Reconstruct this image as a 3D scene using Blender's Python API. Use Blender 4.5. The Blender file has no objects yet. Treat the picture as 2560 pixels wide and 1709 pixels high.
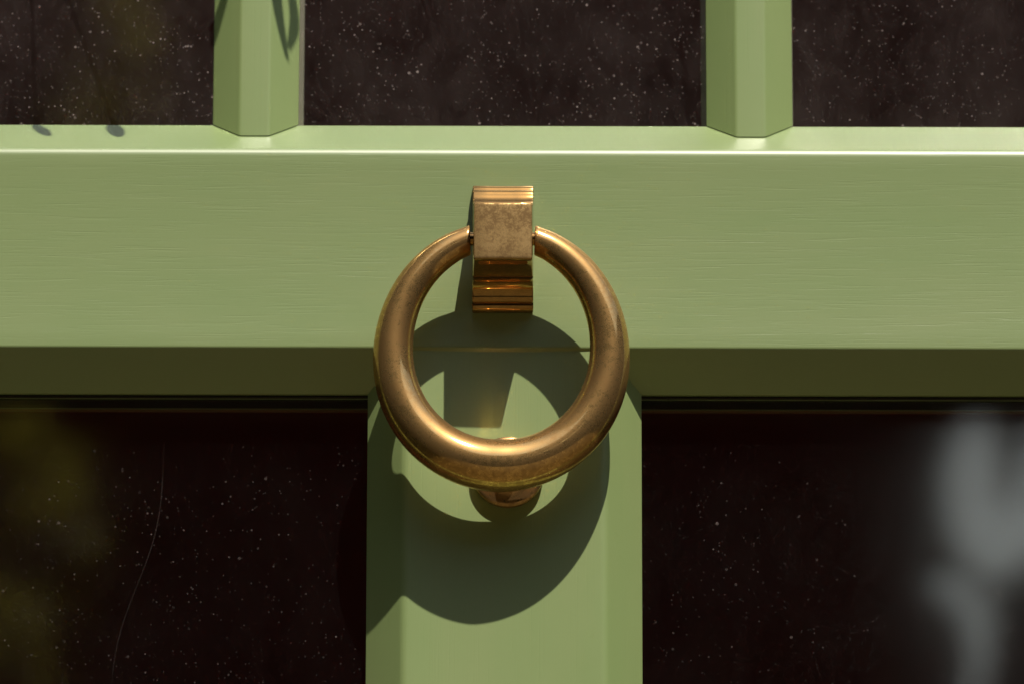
import bpy, bmesh, math, random
import numpy as np
from mathutils import Matrix, Vector

random.seed(7)
rng = np.random.default_rng(7)
S = 0.00017                     # metres per drawing unit; the drawing has x right, y up, z out of the door


def W(x, y, z):                 # drawing units -> Blender metres (door faces -Y)
    return (x * S, -z * S, y * S)


sc = bpy.context.scene

# ------------------------------------------------------------------ camera
cam_d = bpy.data.cameras.new("camera")
cam = bpy.data.objects.new("camera", cam_d)
sc.collection.objects.link(cam)
R = np.array([[0.99999487, -0.00238820, -0.00213437],
              [0.00175385, 0.96586989, -0.25902179],
              [0.00268012, 0.25901672, 0.96586912]])
T = np.array([[1, 0, 0], [0, 0, -1], [0, 1, 0]])
Rb = T @ R
M = Matrix(Rb.tolist()).to_4x4()
M.translation = Vector(W(-32.776, -3977.582, 14832.048))
cam.matrix_world = M
cam_d.sensor_width = 36.0
cam_d.lens = 15356.17 / 2560 * 36.0
cam_d.clip_start = 0.05
cam_d.clip_end = 500
cam_d.dof.use_dof = True
cam_d.dof.focus_distance = 15310 * S
cam_d.dof.aperture_fstop = 8.0
sc.camera = cam

# ------------------------------------------------------------------ daylight
SUN = (0.345, 1.70, 1.0)        # towards the sun, in drawing axes
sun_v = Vector((SUN[0], -SUN[2], SUN[1])).normalized()
elev = math.asin(sun_v.z)
azim = math.atan2(sun_v.x, sun_v.y)
world = bpy.data.worlds.new("World")
sc.world = world
world.use_nodes = True
wn = world.node_tree
wn.nodes.clear()
sky = wn.nodes.new("ShaderNodeTexSky")
sky.sky_type = 'NISHITA'
sky.sun_disc = False
sky.sun_elevation = elev
sky.sun_rotation = azim
bg = wn.nodes.new("ShaderNodeBackground")
bg.inputs[1].default_value = 0.12
wo = wn.nodes.new("ShaderNodeOutputWorld")
wn.links.new(sky.outputs[0], bg.inputs[0])
wn.links.new(bg.outputs[0], wo.inputs[0])
sun_d = bpy.data.lights.new("sun", 'SUN')
sun_d.energy = 4.75
sun_d.angle = math.radians(0.53)
sun_d.color = (1.0, 0.93, 0.80)
sun = bpy.data.objects.new("sun", sun_d)
sun.rotation_euler = sun_v.to_track_quat('Z', 'Y').to_euler()
sc.collection.objects.link(sun)

sc.view_settings.view_transform = 'Standard'
sc.view_settings.look = 'None'
sc.view_settings.exposure = 0.0
sc.view_settings.gamma = 1.0
sc.view_settings.use_curve_mapping = False
sc.render.engine = 'CYCLES'
cy = sc.cycles
cy.use_denoising = True
try:
    cy.denoiser = 'OPENIMAGEDENOISE'
except Exception:
    pass
cy.max_bounces = 10
cy.diffuse_bounces = 4
cy.glossy_bounces = 6
cy.transparent_max_bounces = 24
cy.caustics_reflective = True
cy.blur_glossy = 0.03
cy.sample_clamp_indirect = 80.0


# ------------------------------------------------------------------ materials
class Mat:
    def __init__(self, name):
        self.m = bpy.data.materials.new(name)
        self.m.use_nodes = True
        self.t = self.m.node_tree
        self.t.nodes.clear()
        self.out = self.n("ShaderNodeOutputMaterial")

    def n(self, kind, **kw):
        nd = self.t.nodes.new(kind)
        for k, v in kw.items():
            setattr(nd, k, v)
        return nd

    def set(self, sock, v):
        if isinstance(v, bpy.types.NodeSocket):
            self.t.links.new(v, sock)
        else:
            sock.default_value = v

    def coords(self):
        return self.n("ShaderNodeTexCoord").outputs["Object"]

    def mapped(self, scale, rot=(0, 0, 0), loc=(0, 0, 0)):
        mp = self.n("ShaderNodeMapping")
        mp.inputs["Scale"].default_value = scale
        mp.inputs["Rotation"].default_value = rot
        mp.inputs["Location"].default_value = loc
        self.t.links.new(self.coords(), mp.inputs[0])
        return mp.outputs[0]

    def noise(self, vec, scale=1.0, detail=2.0, rough=0.5, dist=0.0):
        nd = self.n("ShaderNodeTexNoise")
        self.set(nd.inputs["Vector"], vec)
        nd.inputs["Scale"].default_value = scale
        nd.inputs["Detail"].default_value = detail
        nd.inputs["Roughness"].default_value = rough
        nd.inputs["Distortion"].default_value = dist
        return nd.outputs[0]

    def ramp(self, fac, stops):
        nd = self.n("ShaderNodeValToRGB")
        self.set(nd.inputs[0], fac)
        el = nd.color_ramp.elements
        while len(el) < len(stops):
            el.new(0.5)
        for e, (p, c) in zip(el, stops):
            e.position = p
            e.color = (c, c, c, 1) if isinstance(c, (int, float)) else (*c, 1)
        return nd.outputs[0]

    def math(self, op, a, b=0.0, c=0.0):
        nd = self.n("ShaderNodeMath", operation=op)
        self.set(nd.inputs[0], a)
        self.set(nd.inputs[1], b)
        self.set(nd.inputs[2], c)
        return nd.outputs[0]

    def mix(self, fac, a, b):
        nd = self.n("ShaderNodeMix", data_type='RGBA')
        self.set(nd.inputs[0], fac)
        self.set(nd.inputs[6], a if isinstance(a, bpy.types.NodeSocket) else (*a, 1))
        self.set(nd.inputs[7], b if isinstance(b, bpy.types.NodeSocket) else (*b, 1))
        return nd.outputs[2]

    def bump(self, h, dist, strength=1.0, normal=None):
        nd = self.n("ShaderNodeBump")
        nd.inputs["Strength"].default_value = strength
        nd.inputs["Distance"].default_value = dist
        self.set(nd.inputs["Height"], h)
        if normal is not None:
            self.set(nd.inputs["Normal"], normal)
        return nd.outputs[0]

    def principled(self, **kw):
        p = self.n("ShaderNodeBsdfPrincipled")
        for k, v in kw.items():
            self.set(p.inputs[k.replace("_", " ")], v)
        return p

    def done(self, shader):
        self.t.links.new(shader, self.out.inputs[0])
        return self.m


def paint(name, horizontal=True, grain=1.0):
    a = Mat(name)
    if horizontal:
        fine = a.mapped((38, 300, 1900))
        streak = a.mapped((30, 120, 1000), loc=(3.1, 0, 0.7))
    else:
        fine = a.mapped((1700, 300, 18))
        streak = a.mapped((760, 120, 14), loc=(0.4, 0, 1.7))
    nf = a.noise(fine, 1.0, 3.0, 0.55, 0.25)
    ns = a.noise(streak, 1.0, 2.0, 0.5, 0.7)
    groove = a.ramp(ns, [(0.36, 0.0), (0.43, 1.0)])
    fine_cut = a.ramp(nf, [(0.30, 0.0), (0.45, 1.0)])
    where = a.ramp(a.noise(a.mapped((9, 9, 60) if horizontal else (60, 9, 9)), 1.0, 2), [(0.35, 0.25), (0.65, 1.0)])
    h = a.math('ADD', a.math('MULTIPLY', fine_cut, where), a.math('MULTIPLY', groove, 0.8))
    soft = a.noise(a.mapped((45, 45, 45)), 1.0, 2)
    h = a.math('ADD', h, a.math('MULTIPLY', soft, 3.0))
    nrm = a.bump(h, 0.000019 * grain, 1.0)
    tone = a.noise(a.mapped((9, 9, 30) if horizontal else (30, 9, 9)), 1.0, 5, 0.6)
    k = 1.0 if horizontal else 1.11
    col = a.mix(a.ramp(tone, [(0.3, 0.0), (0.7, 1.0)]), (0.236 * k, 0.322 * k, 0.122 * k), (0.258 * k, 0.328 * k, 0.130 * k))
    # small dark specks of dirt in the paint
    v = a.n("ShaderNodeTexVoronoi")
    a.set(v.inputs["Vector"], a.mapped((75, 75, 75)))
    v.inputs["Scale"].default_value = 1.0
    sep = a.n("ShaderNodeSeparateColor")
    a.set(sep.inputs[0], v.outputs["Color"])
    keep = a.math('GREATER_THAN', sep.outputs[0], 0.78)
    size = a.math('MULTIPLY', sep.outputs[1], 0.030)
    speck = a.math('MULTIPLY', a.math('LESS_THAN', v.outputs["Distance"], size), keep)
    col = a.mix(a.math('MULTIPLY', speck, 0.75), col, (0.05, 0.045, 0.02))
    rough = a.math('MULTIPLY_ADD', tone, 0.10, 0.33)
    p = a.principled(Base_Color=col, Roughness=rough, Normal=nrm, IOR=1.52, Coat_Weight=1.0, Coat_Roughness=0.37, Coat_IOR=1.58, Coat_Normal=a.bump(soft, 0.00004, 1.0))
    return a.done(p.outputs[0])


def bronze(name, patina=0.5, rough=0.16, dull=0.14, bright=(0.70, 0.42, 0.17), dark=(0.30, 0.165, 0.06)):
    a = Mat(name)
    n1 = a.noise(a.mapped((420, 420, 420)), 1.0, 6, 0.72, 0.5)
    n2 = a.noise(a.mapped((60, 60, 60), loc=(5, 2, 1)), 1.0, 3, 0.6)
    n3 = a.noise(a.mapped((1500, 1500, 1500)), 1.0, 3, 0.7)
    m = a.math('ADD', a.math('MULTIPLY', n1, 0.46), a.math('ADD', a.math('MULTIPLY', n2, 0.26), a.math('MULTIPLY', n3, 0.28)))
    m = a.ramp(m, [(0.43, 0.0), (0.56, 1.0)])
    mp = a.math('MULTIPLY', m, patina)
    col = a.mix(mp, bright, dark)
    nrm = a.bump(a.math('ADD', a.math('MULTIPLY', n1, 0.5), a.math('MULTIPLY', n3, 0.2)), 0.000010, 0.6)
    # polished metal showing through a duller, finely scratched skin
    p = a.principled(Base_Color=col, Metallic=1.0, Roughness=a.math('MULTIPLY_ADD', mp, 0.11, rough), Normal=nrm)
    q = a.principled(Base_Color=col, Metallic=1.0, Roughness=a.math('MULTIPLY_ADD', mp, 0.10, 0.46), Normal=nrm)
    d = a.principled(Base_Color=a.mix(m, (0.42, 0.27, 0.11), (0.20, 0.12, 0.05)), Roughness=0.5, Normal=nrm, Specular_IOR_Level=0.05)
    m1 = a.n("ShaderNodeMixShader")
    a.set(m1.inputs[0], a.math('MULTIPLY_ADD', mp, 0.34, 0.20 * patina))
    a.set(m1.inputs[1], p.outputs[0])
    a.set(m1.inputs[2], q.outputs[0])
    mx = a.n("ShaderNodeMixShader")
    a.set(mx.inputs[0], a.math('MULTIPLY_ADD', mp, dull, dull * 0.6))
    a.set(mx.inputs[1], m1.outputs[0])
    a.set(mx.inputs[2], d.outputs[0])
    return a.done(mx.outputs[0])


def specks(a, scale, keep_over, size, loc):
    v = a.n("ShaderNodeTexVoronoi")
    a.set(v.inputs["Vector"], a.mapped((scale, 0.0, scale), loc=loc))
    v.inputs["Scale"].default_value = 1.0
    sep = a.n("ShaderNodeSeparateColor")
    a.set(sep.inputs[0], v.outputs["Color"])
    keep = a.math('GREATER_THAN', sep.outputs[0], keep_over)
    lim = a.math('MULTIPLY_ADD', a.math('POWER', sep.outputs[1], 4.0), size * 1.3, size * 0.28)
    d = a.math('DIVIDE', v.outputs["Distance"], lim)
    s = a.math('MULTIPLY', a.ramp(d, [(0.5, 1.0), (1.0, 0.0)]), keep)
    return a.math('MULTIPLY', s, a.math('MULTIPLY_ADD', a.math('POWER', sep.outputs[2], 2.0), 0.9, 0.1))


def glass(name, dust=0.0, haze=0.0, edge=None, keep=0.5, soft=0.03):
    a = Mat(name)
    tr = a.n("ShaderNodeBsdfTransparent")
    tr.inputs[0].default_value = (0.93, 0.94, 0.93, 1)
    gl = a.n("ShaderNodeBsdfGlossy")
    gl.inputs["Roughness"].default_value = soft
    gl.inputs[0].default_value = (1, 1, 1, 1)
    geo = a.n("ShaderNodeNewGeometry")
    dot = a.n("ShaderNodeVectorMath", operation='DOT_PRODUCT')
    a.set(dot.inputs[0], geo.outputs["Normal"])
    a.set(dot.inputs[1], geo.outputs["Incoming"])
    facing = a.math('SUBTRACT', 1.0, a.math('ABSOLUTE', dot.outputs["Value"]))
    fres = a.math('MULTIPLY_ADD', a.math('POWER', facing, 4.2), 0.948, 0.052)
    mx = a.n("ShaderNodeMixShader")
    a.set(mx.inputs[0], fres)
    a.set(mx.inputs[1], tr.outputs[0])
    a.set(mx.inputs[2], gl.outputs[0])
    sh = mx.outputs[0]
    if dust:
        s = a.math('ADD', specks(a, 260, keep, 0.14, (0, 0, 0)), specks(a, 520, keep - 0.05, 0.19, (7.3, 0, 2.1)))
        s = a.math('ADD', s, specks(a, 120, 0.74, 0.07, (1.3, 0, 9.1)))
        s = a.math('ADD', s, a.math('MULTIPLY', specks(a, 800, keep - 0.25, 0.28, (3.3, 0, 5.7)), 0.4))
        cl = a.ramp(a.noise(a.mapped((24, 1, 30), loc=(1, 0, 3)), 1.0, 5, 0.65), [(0.36, 0.04), (0.60, 1.0)])
        blot = a.noise(a.mapped((17, 1, 15), loc=(2, 0, 4)), 1.0, 4, 0.6)
        streak = a.noise(a.mapped((75, 1, 38), rot=(0, 0.5, 0)), 1.0, 6, 0.7, 1.2)
        run = a.ramp(a.math('ADD', a.math('MULTIPLY', streak, 0.45), a.math('MULTIPLY', blot, 0.55)), [(0.40, 0.0), (0.62, 1.0)])
        hz = a.math('MULTIPLY', a.math('MULTIPLY_ADD', run, 1.1, 0.35), haze)
        if edge is not None:                 # dust and haze fade out in a strip under the rail
            sx = a.n("ShaderNodeSeparateXYZ")
            a.set(sx.inputs[0], a.coords())
            wob = a.noise(a.mapped((30, 1, 1)), 1.0, 2)
            zz = a.math('MULTIPLY_ADD', wob, 0.012, sx.outputs[2])
            g = a.n("ShaderNodeMapRange")
            a.set(g.inputs[0], zz)
            g.inputs[1].default_value = edge[0]
            g.inputs[2].default_value = edge[1]
            cl = a.math('MULTIPLY', cl, g.outputs[0])
            hz = a.math('MULTIPLY', hz, g.outputs[0])
            # one long wiped scratch
            line = a.math('MULTIPLY_ADD', a.math('SINE', a.math('MULTIPLY', sx.outputs[2], 62.0)), 0.0028, a.math('MULTIPLY_ADD', sx.outputs[2], 0.20, -0.1385))
            near = a.math('LESS_THAN', a.math('ABSOLUTE', a.math('SUBTRACT', sx.outputs[0], line)), 0.00028)
            hz = a.math('ADD', hz, a.math('MULTIPLY', a.math('MULTIPLY', near, cl), 0.03))
        f = a.math('MULTIPLY', a.math('MULTIPLY', s, cl), dust)
        f = a.math('MINIMUM', a.math('ADD', f, hz), 0.9)
        df = a.n("ShaderNodeBsdfDiffuse")
        df.inputs[0].default_value = (0.50, 0.405, 0.385, 1)
        m2 = a.n("ShaderNodeMixShader")
        a.set(m2.inputs[0], f)
        a.set(m2.inputs[1], sh)
        a.set(m2.inputs[2], df.outputs[0])
        sh = m2.outputs[0]
    return a.done(sh)


def plain(name, c0, c1=None, scale=12.0, rough=0.6, bump=0.0):
    a = Mat(name)
    n = a.noise(a.mapped((scale,) * 3), 1.0, 4, 0.6)
    col = a.mix(n, c0, c1 or tuple(v * 0.7 for v in c0))
    kw = dict(Base_Color=col, Roughness=rough)
    if bump:
        kw['Normal'] = a.bump(n, bump)
    return a.done(a.principled(**kw).outputs[0])


def leaf_mat(name, c0, c1, trans=0.35):
    a = Mat(name)
    n = a.noise(a.mapped((9, 9, 9)), 1.0, 3)
    col = a.mix(n, c0, c1)
    p = a.principled(Base_Color=col, Roughness=0.5)
    t = a.n("ShaderNodeBsdfTranslucent")
    a.set(t.inputs[0], col)
    mx = a.n("ShaderNodeMixShader")
    mx.inputs[0].default_value = trans
    a.set(mx.inputs[1], p.outputs[0])
    a.set(mx.inputs[2], t.outputs[0])
    return a.done(mx.outputs[0])


PAINT_H = paint("green paint across", True)
PAINT_V = paint("green paint upright", False, 1.5)
BR_RING = bronze("tarnished bronze", 0.65, 0.07, 0.20, (0.93, 0.565, 0.205), (0.43, 0.235, 0.085))
BR_FACE = bronze("mottled bronze", 1.0, 0.34, 0.55, (0.70, 0.46, 0.20), (0.27, 0.175, 0.07))
BR_EDGE = bronze("polished bronze", 0.4, 0.06, 0.03, (0.50, 0.29, 0.10), (0.22, 0.12, 0.038))
BR_STUD = bronze("copper toned bronze", 0.7, 0.16, 0.16, (0.66, 0.39, 0.16), (0.34, 0.19, 0.08))
GLASS_UP = glass("dusty glass", 0.62, 0.036, None, 0.25)
GLASS_LOW = glass("speckled glass", 0.24, 0.005, (-0.026, -0.052), 0.70)
GLASS_IN = glass("clear glass")
GLASS_BACK = glass("rolled inner glass", soft=0.07)
CREAM = plain("cream inner bar", (0.62, 0.55, 0.45), (0.55, 0.48, 0.40), 30)
SPACER = plain("brown spacer", (0.50, 0.27, 0.15), (0.40, 0.21, 0.12), 40, 0.4)
GASKET = plain("black seal", (0.012, 0.011, 0.010), None, 40, 0.5)
HALL = plain("dark hall", (0.66, 0.13, 0.08), (0.40, 0.09, 0.065), 3)
GROUND = plain("paving", (0.098, 0.072, 0.021), (0.066, 0.050, 0.016), 5, 0.8)
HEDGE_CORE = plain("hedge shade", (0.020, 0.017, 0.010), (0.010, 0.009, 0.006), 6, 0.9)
HEDGE_LEAF = leaf_mat("hedge leaf", (0.045, 0.070, 0.020), (0.065, 0.075, 0.025), 0.35)
SHRUB_LEAF = leaf_mat("shrub leaf", (0.40, 0.38, 0.04), (0.46, 0.40, 0.08), 0.7)
SPRIG_LEAF = leaf_mat("sprig leaf", (0.05, 0.09, 0.025), (0.07, 0.10, 0.03), 0.2)
STEM = plain("stem", (0.09, 0.065, 0.035), None, 40)


# ------------------------------------------------------------------ helpers
def empty(name, loc=(0, 0, 0)):
    o = bpy.data.objects.new(name, None)
    o.empty_display_size = 0.02
    o.location = loc
    sc.collection.objects.link(o)
    return o


def tag(o, label=None, cat=None, group=None, kind=None):
    for k, v in (("label", label), ("category", cat), ("group", group), ("kind", kind)):
        if v:
            o[k] = v
    return o


def mesh_obj(name, verts, faces, mats, parent=None, smooth=None, fmat=None):
    me = bpy.data.meshes.new(name)
    me.from_pydata([tuple(v) for v in verts], [], [tuple(f) for f in faces])
    for m in (mats if isinstance(mats, (list, tuple)) else [mats]):
        me.materials.append(m)
    bm = bmesh.new()
    bm.from_mesh(me)
    bmesh.ops.recalc_face_normals(bm, faces=bm.faces)
    bm.to_mesh(me)
    bm.free()
    if fmat:
        for p, i in zip(me.polygons, fmat):
            p.material_index = i
    if smooth is not None:
        for p in me.polygons:
            p.use_smooth = True
        me.set_sharp_from_angle(angle=math.radians(smooth))
    o = bpy.data.objects.new(name, me)
    sc.collection.objects.link(o)
    if parent:
        o.parent = parent
    return o


def round_poly(pts, radii, seg=4):
    """Rounds the corners of a closed outline of 2-D points."""
    out = []
    n = len(pts)
    for i in range(n):
        p = np.array(pts[i], float)
        r = radii[i] if isinstance(radii, (list, tuple)) else radii
        a = np.array(pts[i - 1], float) - p
        b = np.array(pts[(i + 1) % n], float) - p
        la, lb = np.linalg.norm(a), np.linalg.norm(b)
        if r <= 0:
            out.append(tuple(p))
            continue
        t = min(r, la * 0.45, lb * 0.45)
        p0, p1 = p + a / la * t, p + b / lb * t
        for k in range(seg + 1):
            u = k / seg
            out.append(tuple((1 - u) ** 2 * p0 + 2 * u * (1 - u) * p + u ** 2 * p1))
    return out


def bar_x(name, outline, x0, x1, mat, parent, nseg=1, smooth=28):
    """Outline in (y, z) drawn along x."""
    n = len(outline)
    xs = [x0 + (x1 - x0) * i / nseg for i in range(nseg + 1)]
    V = [W(x, y, z) for x in xs for (y, z) in outline]
    F = [(s * n + i, s * n + (i + 1) % n, (s + 1) * n + (i + 1) % n, (s + 1) * n + i) for s in range(nseg) for i in range(n)]
    F += [tuple(range(n)), tuple(nseg * n + i for i in reversed(range(n)))]
    return mesh_obj(name, V, F, mat, parent, smooth)


def bar_y(name, outline, y0, y1, mat, parent, smooth=28):
    """Outline in (x, z) drawn along y; y0 / y1 may be functions of z."""
    n = len(outline)
    f0 = y0 if callable(y0) else (lambda z: y0)
    f1 = y1 if callable(y1) else (lambda z: y1)
    V = [W(x, f0(z), z) for (x, z) in outline] + [W(x, f1(z), z) for (x, z) in outline]
    F = [(i, (i + 1) % n, n + (i + 1) % n, n + i) for i in range(n)]
    F += [tuple(range(n)), tuple(n + i for i in reversed(range(n)))]
    return mesh_obj(name, V, F, mat, parent, smooth)


def box(name, a, b, mat, parent=None, fmat=None):
    (x0, y0, z0), (x1, y1, z1) = a, b
    V = [W(x, y, z) for x in (x0, x1) for y in (y0, y1) for z in (z0, z1)]
    F = [(0, 1, 3, 2), (4, 6, 7, 5), (0, 4, 5, 1), (2, 3, 7, 6), (0, 2, 6, 4), (1, 5, 7, 3)]
    return mesh_obj(name, V, F, mat, parent, fmat=fmat)


def tube(path, radii, seg=10, caps=True):
    P = np.array(path, float)
    Tn = np.gradient(P, axis=0)
    Tn /= np.linalg.norm(Tn, axis=1)[:, None]
    ref = np.array([0.13, 0.21, 0.97])
    V, F = [], []
    for p, t, r in zip(P, Tn, radii):
        b = np.cross(t, ref)
        b /= np.linalg.norm(b)
        c = np.cross(t, b)
        for k in range(seg):
            a = 2 * math.pi * k / seg
            V.append(p + r * (math.cos(a) * b + math.sin(a) * c))
    n = len(P)
    for i in range(n - 1):
        for k in range(seg):
            F.append((i * seg + k, i * seg + (k + 1) % seg, (i + 1) * seg + (k + 1) % seg, (i + 1) * seg + k))
    if caps:
        F += [tuple(range(seg)), tuple((n - 1) * seg + k for k in reversed(range(seg)))]
    return V, F


# ------------------------------------------------------------------ the setting outside and inside
GZ = -1.45
g = mesh_obj("ground", [(-60, -60, GZ), (60, -60, GZ), (60, 0.3, GZ), (-60, 0.3, GZ)], [(0, 1, 2, 3)], GROUND)
tag(g, "brown paving in front of the green door", "ground", kind="structure")

# dark hall behind the glass, open towards the door
x0, x1, z0, z1, ya, yb = -0.455, 0.455, GZ, 0.62, 0.045, 2.1
V = [(x0, ya, z0), (x1, ya, z0), (x1, ya, z1), (x0, ya, z1), (x0, yb, z0), (x1, yb, z0), (x1, yb, z1), (x0, yb, z1)]
F = [(0, 1, 5, 4), (3, 7, 6, 2), (0, 4, 7, 3), (1, 2, 6, 5), (4, 5, 6, 7)]
tag(mesh_obj("wall_hall", V, F, HALL), "dark brown hall behind the glass panes", "wall", kind="structure")

# ------------------------------------------------------------------ the door
E = 97.0                        # depth of the bevels; the glass lies at z = -E
H = 95.0                        # width of the bevels
EU, HU = 128.0, 104.0           # the same for the flatter sills under the upper panes
YT, YB = 498.5, -15.0           # front edges of the middle rail
BACK = -330.0
XI, XO = 2150.0, 2650.0
YTOP, YLOW = 2950.0, -3200.0
door = empty("door", W(0, 0, 0))
tag(door, "sage green painted door with chamfered glazing bars and dark glass panes", "door", kind="thing")


def rail(y0, y1, bev_low=True, bev_up=True, seg=24):
    pts, rad = [], []
    if bev_low:
        pts += [(y0 - H, BACK + 60), (y0 - H, -E), (y0, 0)]
        rad += [0, 2, 5]
    else:
        pts += [(y0, BACK), (y0, 0)]
        rad += [0, 4]
    if bev_up:
        if bev_low:
            for k in range(1, 12):
                u = k / 12
                pts.append((y0 + (y1 - y0) * u, -5.0 * 4 * u * (1 - u)))
                rad.append(0)
        hu, eu = (HU, EU) if bev_low else (H, E)
        pts += [(y1, 0), (y1 + hu, -eu), (y1 + hu, BACK + 60), (y1, BACK)]
        rad += [15, 2, 0, 0]
    else:
        pts += [(y1, 0), (y1, BACK)]
        rad += [4, 0]
    if bev_low:
        pts += [(y0, BACK)]
        rad += [0]
    return round_poly(pts, rad, 5)


bar_x("rail", rail(YB, YT), -XI - 30, XI + 30, PAINT_H, door)
bar_x("rail", rail(YTOP + H, YTOP + H + 600, True, False), -XI - 30, XI + 30, PAINT_H, door)
bar_x("rail", rail(YLOW - H - 5200, YLOW - H, False, True), -XI - 30, XI + 30, PAINT_H, door)

for sgn in (-1, 1):             # outer stiles
    pts = [(sgn * XO, BACK), (sgn * XO, -4), (sgn * (XI + H), -4), (sgn * XI, -E), (sgn * XI, BACK)]
    bar_y("stile", round_poly(pts, [0, 4, 6, 2, 0], 4), YLOW - H - 5200, YTOP + H + 600, PAINT_V, door)

# the wide upright below the rail, carrying the knocker's strike button
XL, XR = -268.5, 232.5
face = [(XL + (XR - XL) * k / 12, -4 - 4.5 * 4 * (k / 12) * (1 - k / 12)) for k in range(1, 12)]
pts = [(XL - 93, BACK + 60), (XL - 93, -E), (XL, -4)] + face + [(XR, -4), (XR + 93, -E), (XR + 93, BACK + 60)]
o = bar_y("mullion", round_poly(pts, [0, 2, 14] + [0] * 11 + [14, 2, 0], 6), YLOW - H - 40, YB + 5, PAINT_V, door)

# slim glazing bars above the rail: bevelled outside, cream inside
sill = lambda z: YT + HU * (-z / EU) + 3.5
munts = ((-762.0, -691.5, -616.6, -544.2), (494.3, 567.8, 641.6, 713.2))
for (a, b, c, d) in munts:
    pts = [(a, -EU - 3), (a, -EU + 3), (b, -68), (c, -68), (d, -EU + 3), (d, -EU - 3)]
    bar_y("glazing_bar", round_poly(pts, [0, 2, 6, 6, 2, 0], 4), sill, YTOP + 30, PAINT_V, door)
    zi = -EU - 130
    pts = [(a - 8, zi), (a - 8, zi - 30), (b, zi - 80), (c, zi - 80), (d + 8, zi - 30), (d + 8, zi)]
    bar_y("inner_bar", pts, YT + 30, YTOP + 40, CREAM, door)

# panes: an outer and an inner sheet with a spacer bar between them at the edges
lows = [(-XI, XL - 93), (XR + 93, XI)]
ups = [(-XI, -651.0), (-651.0, 604.0), (604.0, XI)]


def pane(x0, x1, y0, y1, mat, z0):
    m = 12
    box("pane", (x0 - m, y0 - m, z0 - 24), (x1 + m, y1 + m, z0), [mat, GLASS_IN], door, [1, 1, 1, 1, 1, 0])
    box("inner_pane", (x0 - m, y0 - m, z0 - 126), (x1 + m, y1 + m, z0 - 104), [GLASS_BACK], door)


for (xa, xb) in ups:
    pane(xa + 14, xb - 14, YT + HU, YTOP, GLASS_UP, -EU)
for (xa, xb) in lows:
    pane(xa, xb, YLOW, YB - H, GLASS_LOW, -E - 30)
    yt = YB - H
    box("seal", (xa - 5, yt - 4, -E - 29), (xb + 5, yt + 20, -E - 12), GASKET, door)
    box("spacer", (xa - 5, yt - 3, -E - 133), (xb + 5, yt + 20, -E - 55), GASKET, door)
    box("glazing_bead", (xa - 5, yt - 4, -E - 172), (xb + 5, yt + 20, -E - 157), SPACER, door)

# ------------------------------------------------------------------ the knocker
kn = empty("door_knocker", W(-24, 74, 0))
tag(kn, "tarnished bronze ring knocker hanging from a square bracket on the green door", "door knocker")
KINV = Matrix.Translation(-kn.location)


def kpart(o):
    o.matrix_parent_inverse = KINV
    return o


# bracket: a moulded outline run across the width, narrowing a little towards the front
half = [(165, 0), (165, 10), (164, 16), (161, 22), (156, 26), (150, 28), (144, 29), (143, 33), (146, 36), (147, 41),
        (145, 47), (140, 51), (133, 53), (126, 55), (118, 60), (111, 67), (105, 76), (101, 86), (98.5, 96), (98, 106),
        (93, 107.5), (92, 112), (89, 118), (84, 132), (80, 148), (77, 166), (75.5, 184), (75, 200), (74.8, 207), (73.6, 210.5), (70.8, 212.4), (66, 213), (40, 213.3)]
cen = lambda z: 238.6 - 11.0 * min(1, z / 150)
prof = [(cen(z) + a, z) for a, z in half] + [(cen(z) - a, z) for a, z in reversed(half)]
nP = len(prof)
sect = [(-1.0, 3.2), (-0.985, 1.0), (-0.955, 0.0), (-0.5, -0.6), (0, -0.8), (0.5, -0.6), (0.955, 0.0), (0.985, 1.0), (1.0, 3.2)]
V, F = [], []
for u, inset in sect:
    for (y, z) in prof:
        hw = 76.3 - 4.2 * min(1, max(0, (z - 30) / 183))
        cy_ = cen(z)
        a = y - cy_
        a2 = a - math.copysign(min(inset, abs(a)), a)
        z2 = z - (inset if z > 190 else 0) * (1 if inset > 0 else 1.0)
        V.append(W(-23.3 + u * hw, cy_ + a2, max(z2, 0)))
for s in range(len(sect) - 1):
    for i in range(nP):
        j = (i + 1) % nP
        F.append((s * nP + i, s * nP + j, (s + 1) * nP + j, (s + 1) * nP + i))
F += [tuple(range(nP)), tuple((len(sect) - 1) * nP + i for i in reversed(range(nP)))]
nS = len(sect)
fm = []
for s_ in range(nS - 1):
    for i in range(nP):
        fm.append(0 if abs(i - (len(half) - 1)) <= 2 and 1 <= s_ <= nS - 3 else 1)
fm += [1, 1]
kpart(mesh_obj("bracket", V, F, [BR_FACE, BR_EDGE], kn, 32, fm))

# ring: tapering from the thick bottom to the two cut ends beside the bracket
HALF = [(82.8, 227.0, 125.7, 34.4), (121.0, 209.5, 125.9, 36.0), (155.5, 186.3, 126.2, 37.6), (185.5, 158.4, 126.5, 39.2),
        (210.7, 127.1, 126.9, 40.8), (231.0, 93.4, 127.3, 42.3), (246.7, 58.1, 127.7, 43.8), (258.0, 21.9, 128.1, 45.3),
        (265.1, -14.7, 128.5, 46.8), (268.2, -51.5, 129.0, 48.3), (267.4, -88.1, 129.4, 49.7), (262.5, -124.4, 129.8, 51.1),
        (253.4, -159.9, 130.2, 52.6), (240.0, -194.2, 130.7, 53.9), (222.3, -226.8, 131.0, 55.3), (200.2, -256.8, 131.4, 56.7),
        (174.0, -283.7, 131.7, 58.0), (144.1, -306.8, 132.0, 59.3), (111.0, -325.4, 132.1, 60.6), (75.4, -339.1, 132.3, 61.8),
        (38.1, -347.4, 132.4, 63.1), (0.0, -350.2, 132.4, 64.3)]
CX = -24.5
ctrl = np.array([(CX - h - 0.0, y, z, r) for h, y, z, r in HALF] + [(CX + h, y, z, r) for h, y, z, r in reversed(HALF[:-1])])
n = len(ctrl)
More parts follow.
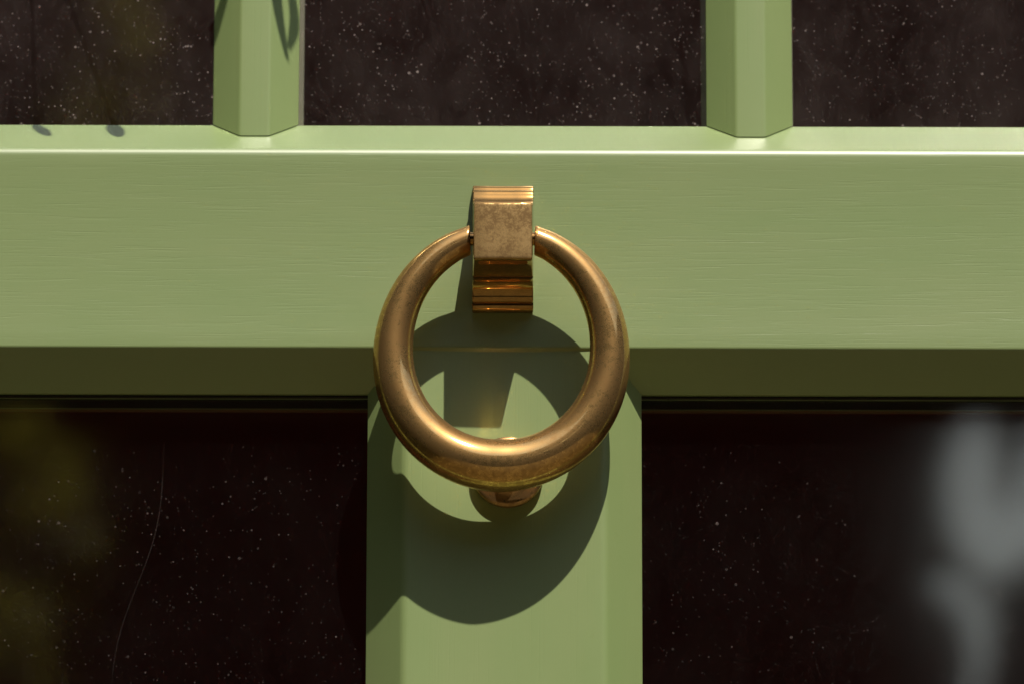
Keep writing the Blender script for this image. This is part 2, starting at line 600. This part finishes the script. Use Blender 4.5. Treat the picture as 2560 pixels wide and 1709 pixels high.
# lower part of the ring sits a touch to the left, as it hangs
ctrl[:, 0] -= 4.0 * np.clip((230 - ctrl[:, 1]) / 580, 0, 1)


def catmull(C, per):
    P = np.vstack([2 * C[0] - C[1], C, 2 * C[-1] - C[-2]])
    out = []
    for i in range(1, len(P) - 2):
        for k in range(per):
            t = k / per
            a, b, c, d = P[i - 1], P[i], P[i + 1], P[i + 2]
            out.append(0.5 * (2 * b + (c - a) * t + (2 * a - 5 * b + 4 * c - d) * t * t + (3 * b - a - 3 * c + d) * t ** 3))
    out.append(C[-1])
    return np.array(out)


C = catmull(ctrl, 6)
Tg = np.gradient(C[:, :3], axis=0)
Tg /= np.linalg.norm(Tg, axis=1)[:, None]
SEG, KZ = 48, 1.02
rings = []
nC = len(C)
for i in range(nC):
    t = Tg[i]
    zax = np.array([0, 0, 1.0])
    b = np.cross(t, zax)
    b /= np.linalg.norm(b)
    c = np.cross(b, t)
    r = C[i, 3] * 1.02
    ringv = []
    for k in range(SEG):
        an = 2 * math.pi * k / SEG
        off = r * (math.cos(an) * b + KZ * math.sin(an) * c)
        p = C[i, :3] + off
        w = 0.0
        if i < 8:
            w = (1 - i / 8) ** 1
        elif i >= nC - 8:
            w = (1 - (nC - 1 - i) / 8) ** 1
        if w > 0:              # shear the last sections so that the cut is upright
            p = p - t * (off[0] / t[0]) * 0 - t * (0.0)
            p = p + t * ((C[i, 0] - p[0]) / t[0]) * w * 0.9
        ringv.append(p)
    rings.append(np.array(ringv))


def cap(ring, inward):
    c0 = ring.mean(0)
    d = np.array([inward, 0, 0.0])
    return [c0 + (ring - c0) * 0.965 + d * 2.0, c0 + (ring - c0) * 0.90 + d * 2.6, c0 + (ring - c0) * 0.45 + d * 1.0]


first = cap(rings[0], 1.0)
last = cap(rings[-1], -1.0)
allr = list(reversed(first)) + rings + last
V = [W(*p) for rg in allr for p in rg]
F = []
for i in range(len(allr) - 1):
    for k in range(SEG):
        F.append((i * SEG + k, i * SEG + (k + 1) % SEG, (i + 1) * SEG + (k + 1) % SEG, (i + 1) * SEG + k))
F += [tuple(range(SEG)), tuple((len(allr) - 1) * SEG + k for k in reversed(range(SEG)))]
kpart(mesh_obj("ring", V, F, BR_RING, kn, 50))

for sgn in (-1, 1):             # short pivot pins between the bracket and the ring ends
    xa, xb = -23.3 + sgn * 66, CX + sgn * 96
    Vt, Ft = tube([(xa, 231, 125.7), ((xa + xb) / 2, 231, 125.7), (xb, 231, 125.7)], [17, 17, 17], 20)
    kpart(mesh_obj("pivot_pin", [W(*v) for v in Vt], Ft, BR_EDGE, kn, 40))

# strike button: a low disc with a blunt dome that the ring rests on
lathe = [(88, -6), (90, 0), (90, 10), (89, 14), (86, 16.5), (80, 18), (68, 20.5), (54, 24.5), (42, 30), (33, 38), (25, 48), (17, 57), (8, 62.5), (0.5, 64)]
V, F = [], []
NS = 56
bx_, by_ = -10.0, -336.0
for (r, z) in lathe:
    for k in range(NS):
        an = 2 * math.pi * k / NS
        V.append(W(bx_ + r * math.cos(an), by_ + r * math.sin(an), z))
for i in range(len(lathe) - 1):
    for k in range(NS):
        F.append((i * NS + k, i * NS + (k + 1) % NS, (i + 1) * NS + (k + 1) % NS, (i + 1) * NS + k))
F += [tuple(range(NS)), tuple((len(lathe) - 1) * NS + k for k in range(NS))]
kpart(mesh_obj("strike_button", V, F, BR_STUD, kn, 40))

# ------------------------------------------------------------------ climbing sprig just above the picture, its leaf tips shade the bars
sp = empty("climbing_sprig", W(-700, 1800, 300))
tag(sp, "green leafy climber sprig hanging in front of the upper panes", "plant")
LV = np.array([SUN[0], SUN[1], 1.0])


def lifted(p, k):
    return np.array(p, float) + LV * k


leaf_specs = [  # points along the leaf where its shade falls, half width, lift
    ([(-627, 1085, -81), (-613, 1003, -81), (-596, 901, -81), (-566, 803, -81)], 21, 520),
    ([(-591, 1090, -95), (-563, 991, -95), (-549, 911, -95), (-567, 815, -95)], 17, 530),
    ([(-653, 1068, -65), (-647, 1005, -65), (-641, 936, -65)], 17, 500),
    ([(-675, 1058, -101), (-716, 984, -101), (-766, 899, -101)], 13, 480),
    ([(-721, 965, -108), (-744, 910, -108), (-760, 839, -108)], 13, 560),
    ([(-1211, 610, -125), (-1202, 540, -125), (-1194, 462, -125)], 19, 560),
    ([(-1015, 620, -125), (-1015, 540, -125), (-1017, 452, -125)], 23, 540),
]
node = lifted((-800, 1480, -60), 480)
tops = []
for pts, hw, k in leaf_specs:
    mid = catmull(np.array([lifted(p, k) for p in pts]), 5)
    V, F = [], []
    m = len(mid)
    for i, p in enumerate(mid):
        u = i / (m - 1)
        w = hw * max(0.04, (math.sin(math.pi * (0.10 + 0.86 * u)) ** 0.6))
        for s_, dz in ((-1, 4), (0, 0), (1, 4)):
            V.append(W(p[0] + s_ * w, p[1], p[2] + dz * w / hw))
    for i in range(m - 1):
        for q in (0, 1):
            F.append((i * 3 + q, i * 3 + q + 1, (i + 1) * 3 + q + 1, (i + 1) * 3 + q))
    lo = mesh_obj("leaf", V, F, SPRIG_LEAF, sp, 60)
    lo.matrix_parent_inverse = Matrix.Translation(-sp.location)
    tops.append(mid[0])
Vs, Fs = [], []
stem_path = catmull(np.array([node + np.array([-420, -150, 0]), node + np.array([-200, -40, 20]), node, node + np.array([120, 160, 10]), node + np.array([180, 500, -60])]), 6)
sv, sf = tube(stem_path, np.linspace(7, 13, len(stem_path)), 8)
Vs += sv
Fs += sf
for t in tops:
    q = stem_path[np.argmin(np.linalg.norm(stem_path - t - np.array([0, 60, 0]), axis=1))]
    pv, pf = tube([q, (q + t) / 2 + np.array([0, 15, 5]), t], [3.5, 2.5, 2], 6)
    off = len(Vs)
    Vs += pv
    Fs += [tuple(i + off for i in f) for f in pf]
so = mesh_obj("stem", [W(*v) for v in Vs], Fs, STEM, sp, 60)
so.matrix_parent_inverse = Matrix.Translation(-sp.location)


# ------------------------------------------------------------------ greenery across the path, seen mirrored in the glass, and unseen hedge sides
HY = -7.0
V, F, fm = [], [], []
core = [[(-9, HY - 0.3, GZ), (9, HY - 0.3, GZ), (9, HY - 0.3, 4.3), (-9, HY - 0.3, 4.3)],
        [(-1.45, HY, GZ), (-1.45, 0.2, GZ), (-1.45, 0.2, 3.4), (-1.45, HY, 3.4)],  # unseen left wing, added to keep sky light off the left bevels
        [(4.2, HY, GZ), (4.2, 0.2, GZ), (4.2, 0.2, 2.6), (4.2, HY, 2.6)]]  # unseen right wing, added to cut the sky light from that side
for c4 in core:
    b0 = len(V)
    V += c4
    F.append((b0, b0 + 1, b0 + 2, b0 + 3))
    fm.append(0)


def leaf_quad(p, size, Vl, Fl):
    d = rng.normal(size=3)
    d /= np.linalg.norm(d)
    e = np.cross(d, rng.normal(size=3))
    e /= np.linalg.norm(e)
    b0 = len(Vl)
    Vl += [p - d * size, p + e * size * 0.4, p + d * size, p - e * size * 0.4]
    Fl.append((b0, b0 + 1, b0 + 2, b0 + 3))


cnt = 0
while cnt < 9000:
    x, z = rng.uniform(-9, 9), rng.uniform(GZ, 4.9)
    if cnt < 3500:
        x, z = rng.uniform(-1.3, 1.3), rng.uniform(0.9, 3.0)
    elif z > 4.2 + 0.5 * math.sin(x * 2.1):
        continue
    leaf_quad(np.array([x, HY + rng.uniform(-0.3, 0.3), z]), rng.uniform(0.05, 0.10) if cnt >= 3500 else rng.uniform(0.03, 0.06), V, F)
    fm.append(1)
    cnt += 1
for k in range(4500):
    leaf_quad(np.array([(-1.4 + rng.uniform(-0.1, 0.25)) if k < 2500 else (4.15 + rng.uniform(-0.25, 0.1)), rng.uniform(HY, 0.1), rng.uniform(GZ, 3.5)]), rng.uniform(0.05, 0.10), V, F)
    fm.append(1)
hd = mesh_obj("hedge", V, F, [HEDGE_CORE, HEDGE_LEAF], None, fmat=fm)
tag(hd, "tall dark hedge mirrored in the door panes, with added unseen side wings", "hedge", kind="stuff")

V, F = [], []
for k in range(900):
    if k < 650:
        x, z = -0.59 + rng.normal(0, 0.035), rng.uniform(0.55, 1.26)
        x += 0.03 * math.sin(z * 14)
    else:
        x, z = -0.50 + rng.normal(0, 0.025) , rng.uniform(1.40, 1.72)
        x += (z - 1.56) * 0.25
    if math.sin(x * 47 + z * 25) + math.sin(z * 41 - x * 13) < 0.1:
        continue
    leaf_quad(np.array([x, -4.7 + rng.uniform(-0.15, 0.15), z]), rng.uniform(0.016, 0.034), V, F)
V2, F2 = tube([(-0.60, -4.7, GZ), (-0.60, -4.7, 0.3), (-0.57, -4.7, 1.0), (-0.48, -4.7, 1.7)], [0.02, 0.016, 0.010, 0.004], 8)
sh = empty("garden_shrub", (-0.60, -4.7, GZ))
tag(sh, "olive green shrub mirrored blurred at the edge of the dark panes", "shrub")
for o in (mesh_obj("crown", V, F, SHRUB_LEAF, sh), mesh_obj("trunk", V2, F2, STEM, sh, 60)):
    o.matrix_parent_inverse = Matrix.Translation(-sh.location)

# white pennant on a cane, lit from behind, added to make the bright mirrored patch
out = [(0.542, 1.165), (0.554, 1.207), (0.586, 1.239), (0.607, 1.213), (0.617, 1.133), (0.633, 1.13), (0.646, 1.201), (0.669, 1.237),
       (0.718, 1.248), (0.746, 1.189), (0.73, 1.124), (0.669, 1.086), (0.62, 1.051), (0.574, 1.068), (0.549, 1.112)]
tail = [(0.523, 1.048), (0.557, 1.054), (0.608, 1.033), (0.618, 1.013), (0.61, 0.972), (0.594, 0.906), (0.582, 0.853), (0.579, 0.925),
       (0.584, 0.972), (0.568, 1.016)]
pn = empty("stand_in_cloth", (0.582, -5.0, GZ))
tag(pn, "white cloth pennant on a cane, added to make the bright patch blurred in the pane below the rail", "stand-in")
a = Mat("thin white cloth")
df = a.n("ShaderNodeBsdfDiffuse")
df.inputs[0].default_value = (0.30, 0.32, 0.36, 1)
tl = a.n("ShaderNodeBsdfTranslucent")
tl.inputs[0].default_value = (0.82, 0.93, 1.0, 1)
mx = a.n("ShaderNodeMixShader")
mx.inputs[0].default_value = 0.95
a.set(mx.inputs[1], df.outputs[0])
a.set(mx.inputs[2], tl.outputs[0])
CLOTH = a.done(mx.outputs[0])
cloths = []
for nm, line in (("cloth", out), ("patch_tail", tail)):
    me = bpy.data.meshes.new(nm)
    bm = bmesh.new()
    vs = [bm.verts.new((x + 0.013, -5.0 + (z - 1.09) * 0.7 + 0.012 * math.sin(x * 60), z)) for x, z in line]
    bmesh.ops.triangle_fill(bm, use_beauty=True, edges=[bm.edges.new((vs[i - 1], vs[i])) for i in range(len(vs))])
    bm.to_mesh(me)
    bm.free()
    me.materials.append(CLOTH)
    cl = bpy.data.objects.new(nm, me)
    sc.collection.objects.link(cl)
    cl.parent = pn
    cloths.append(cl)
V2, F2 = tube([(0.613, -5.05, GZ), (0.613, -5.07, 0.5), (0.625, -5.06, 1.03)], [0.006, 0.005, 0.004], 8)
cn = mesh_obj("cane", V2, F2, STEM, pn, 60)
for o in cloths + [cn]:
    o.matrix_parent_inverse = Matrix.Translation(-pn.location)
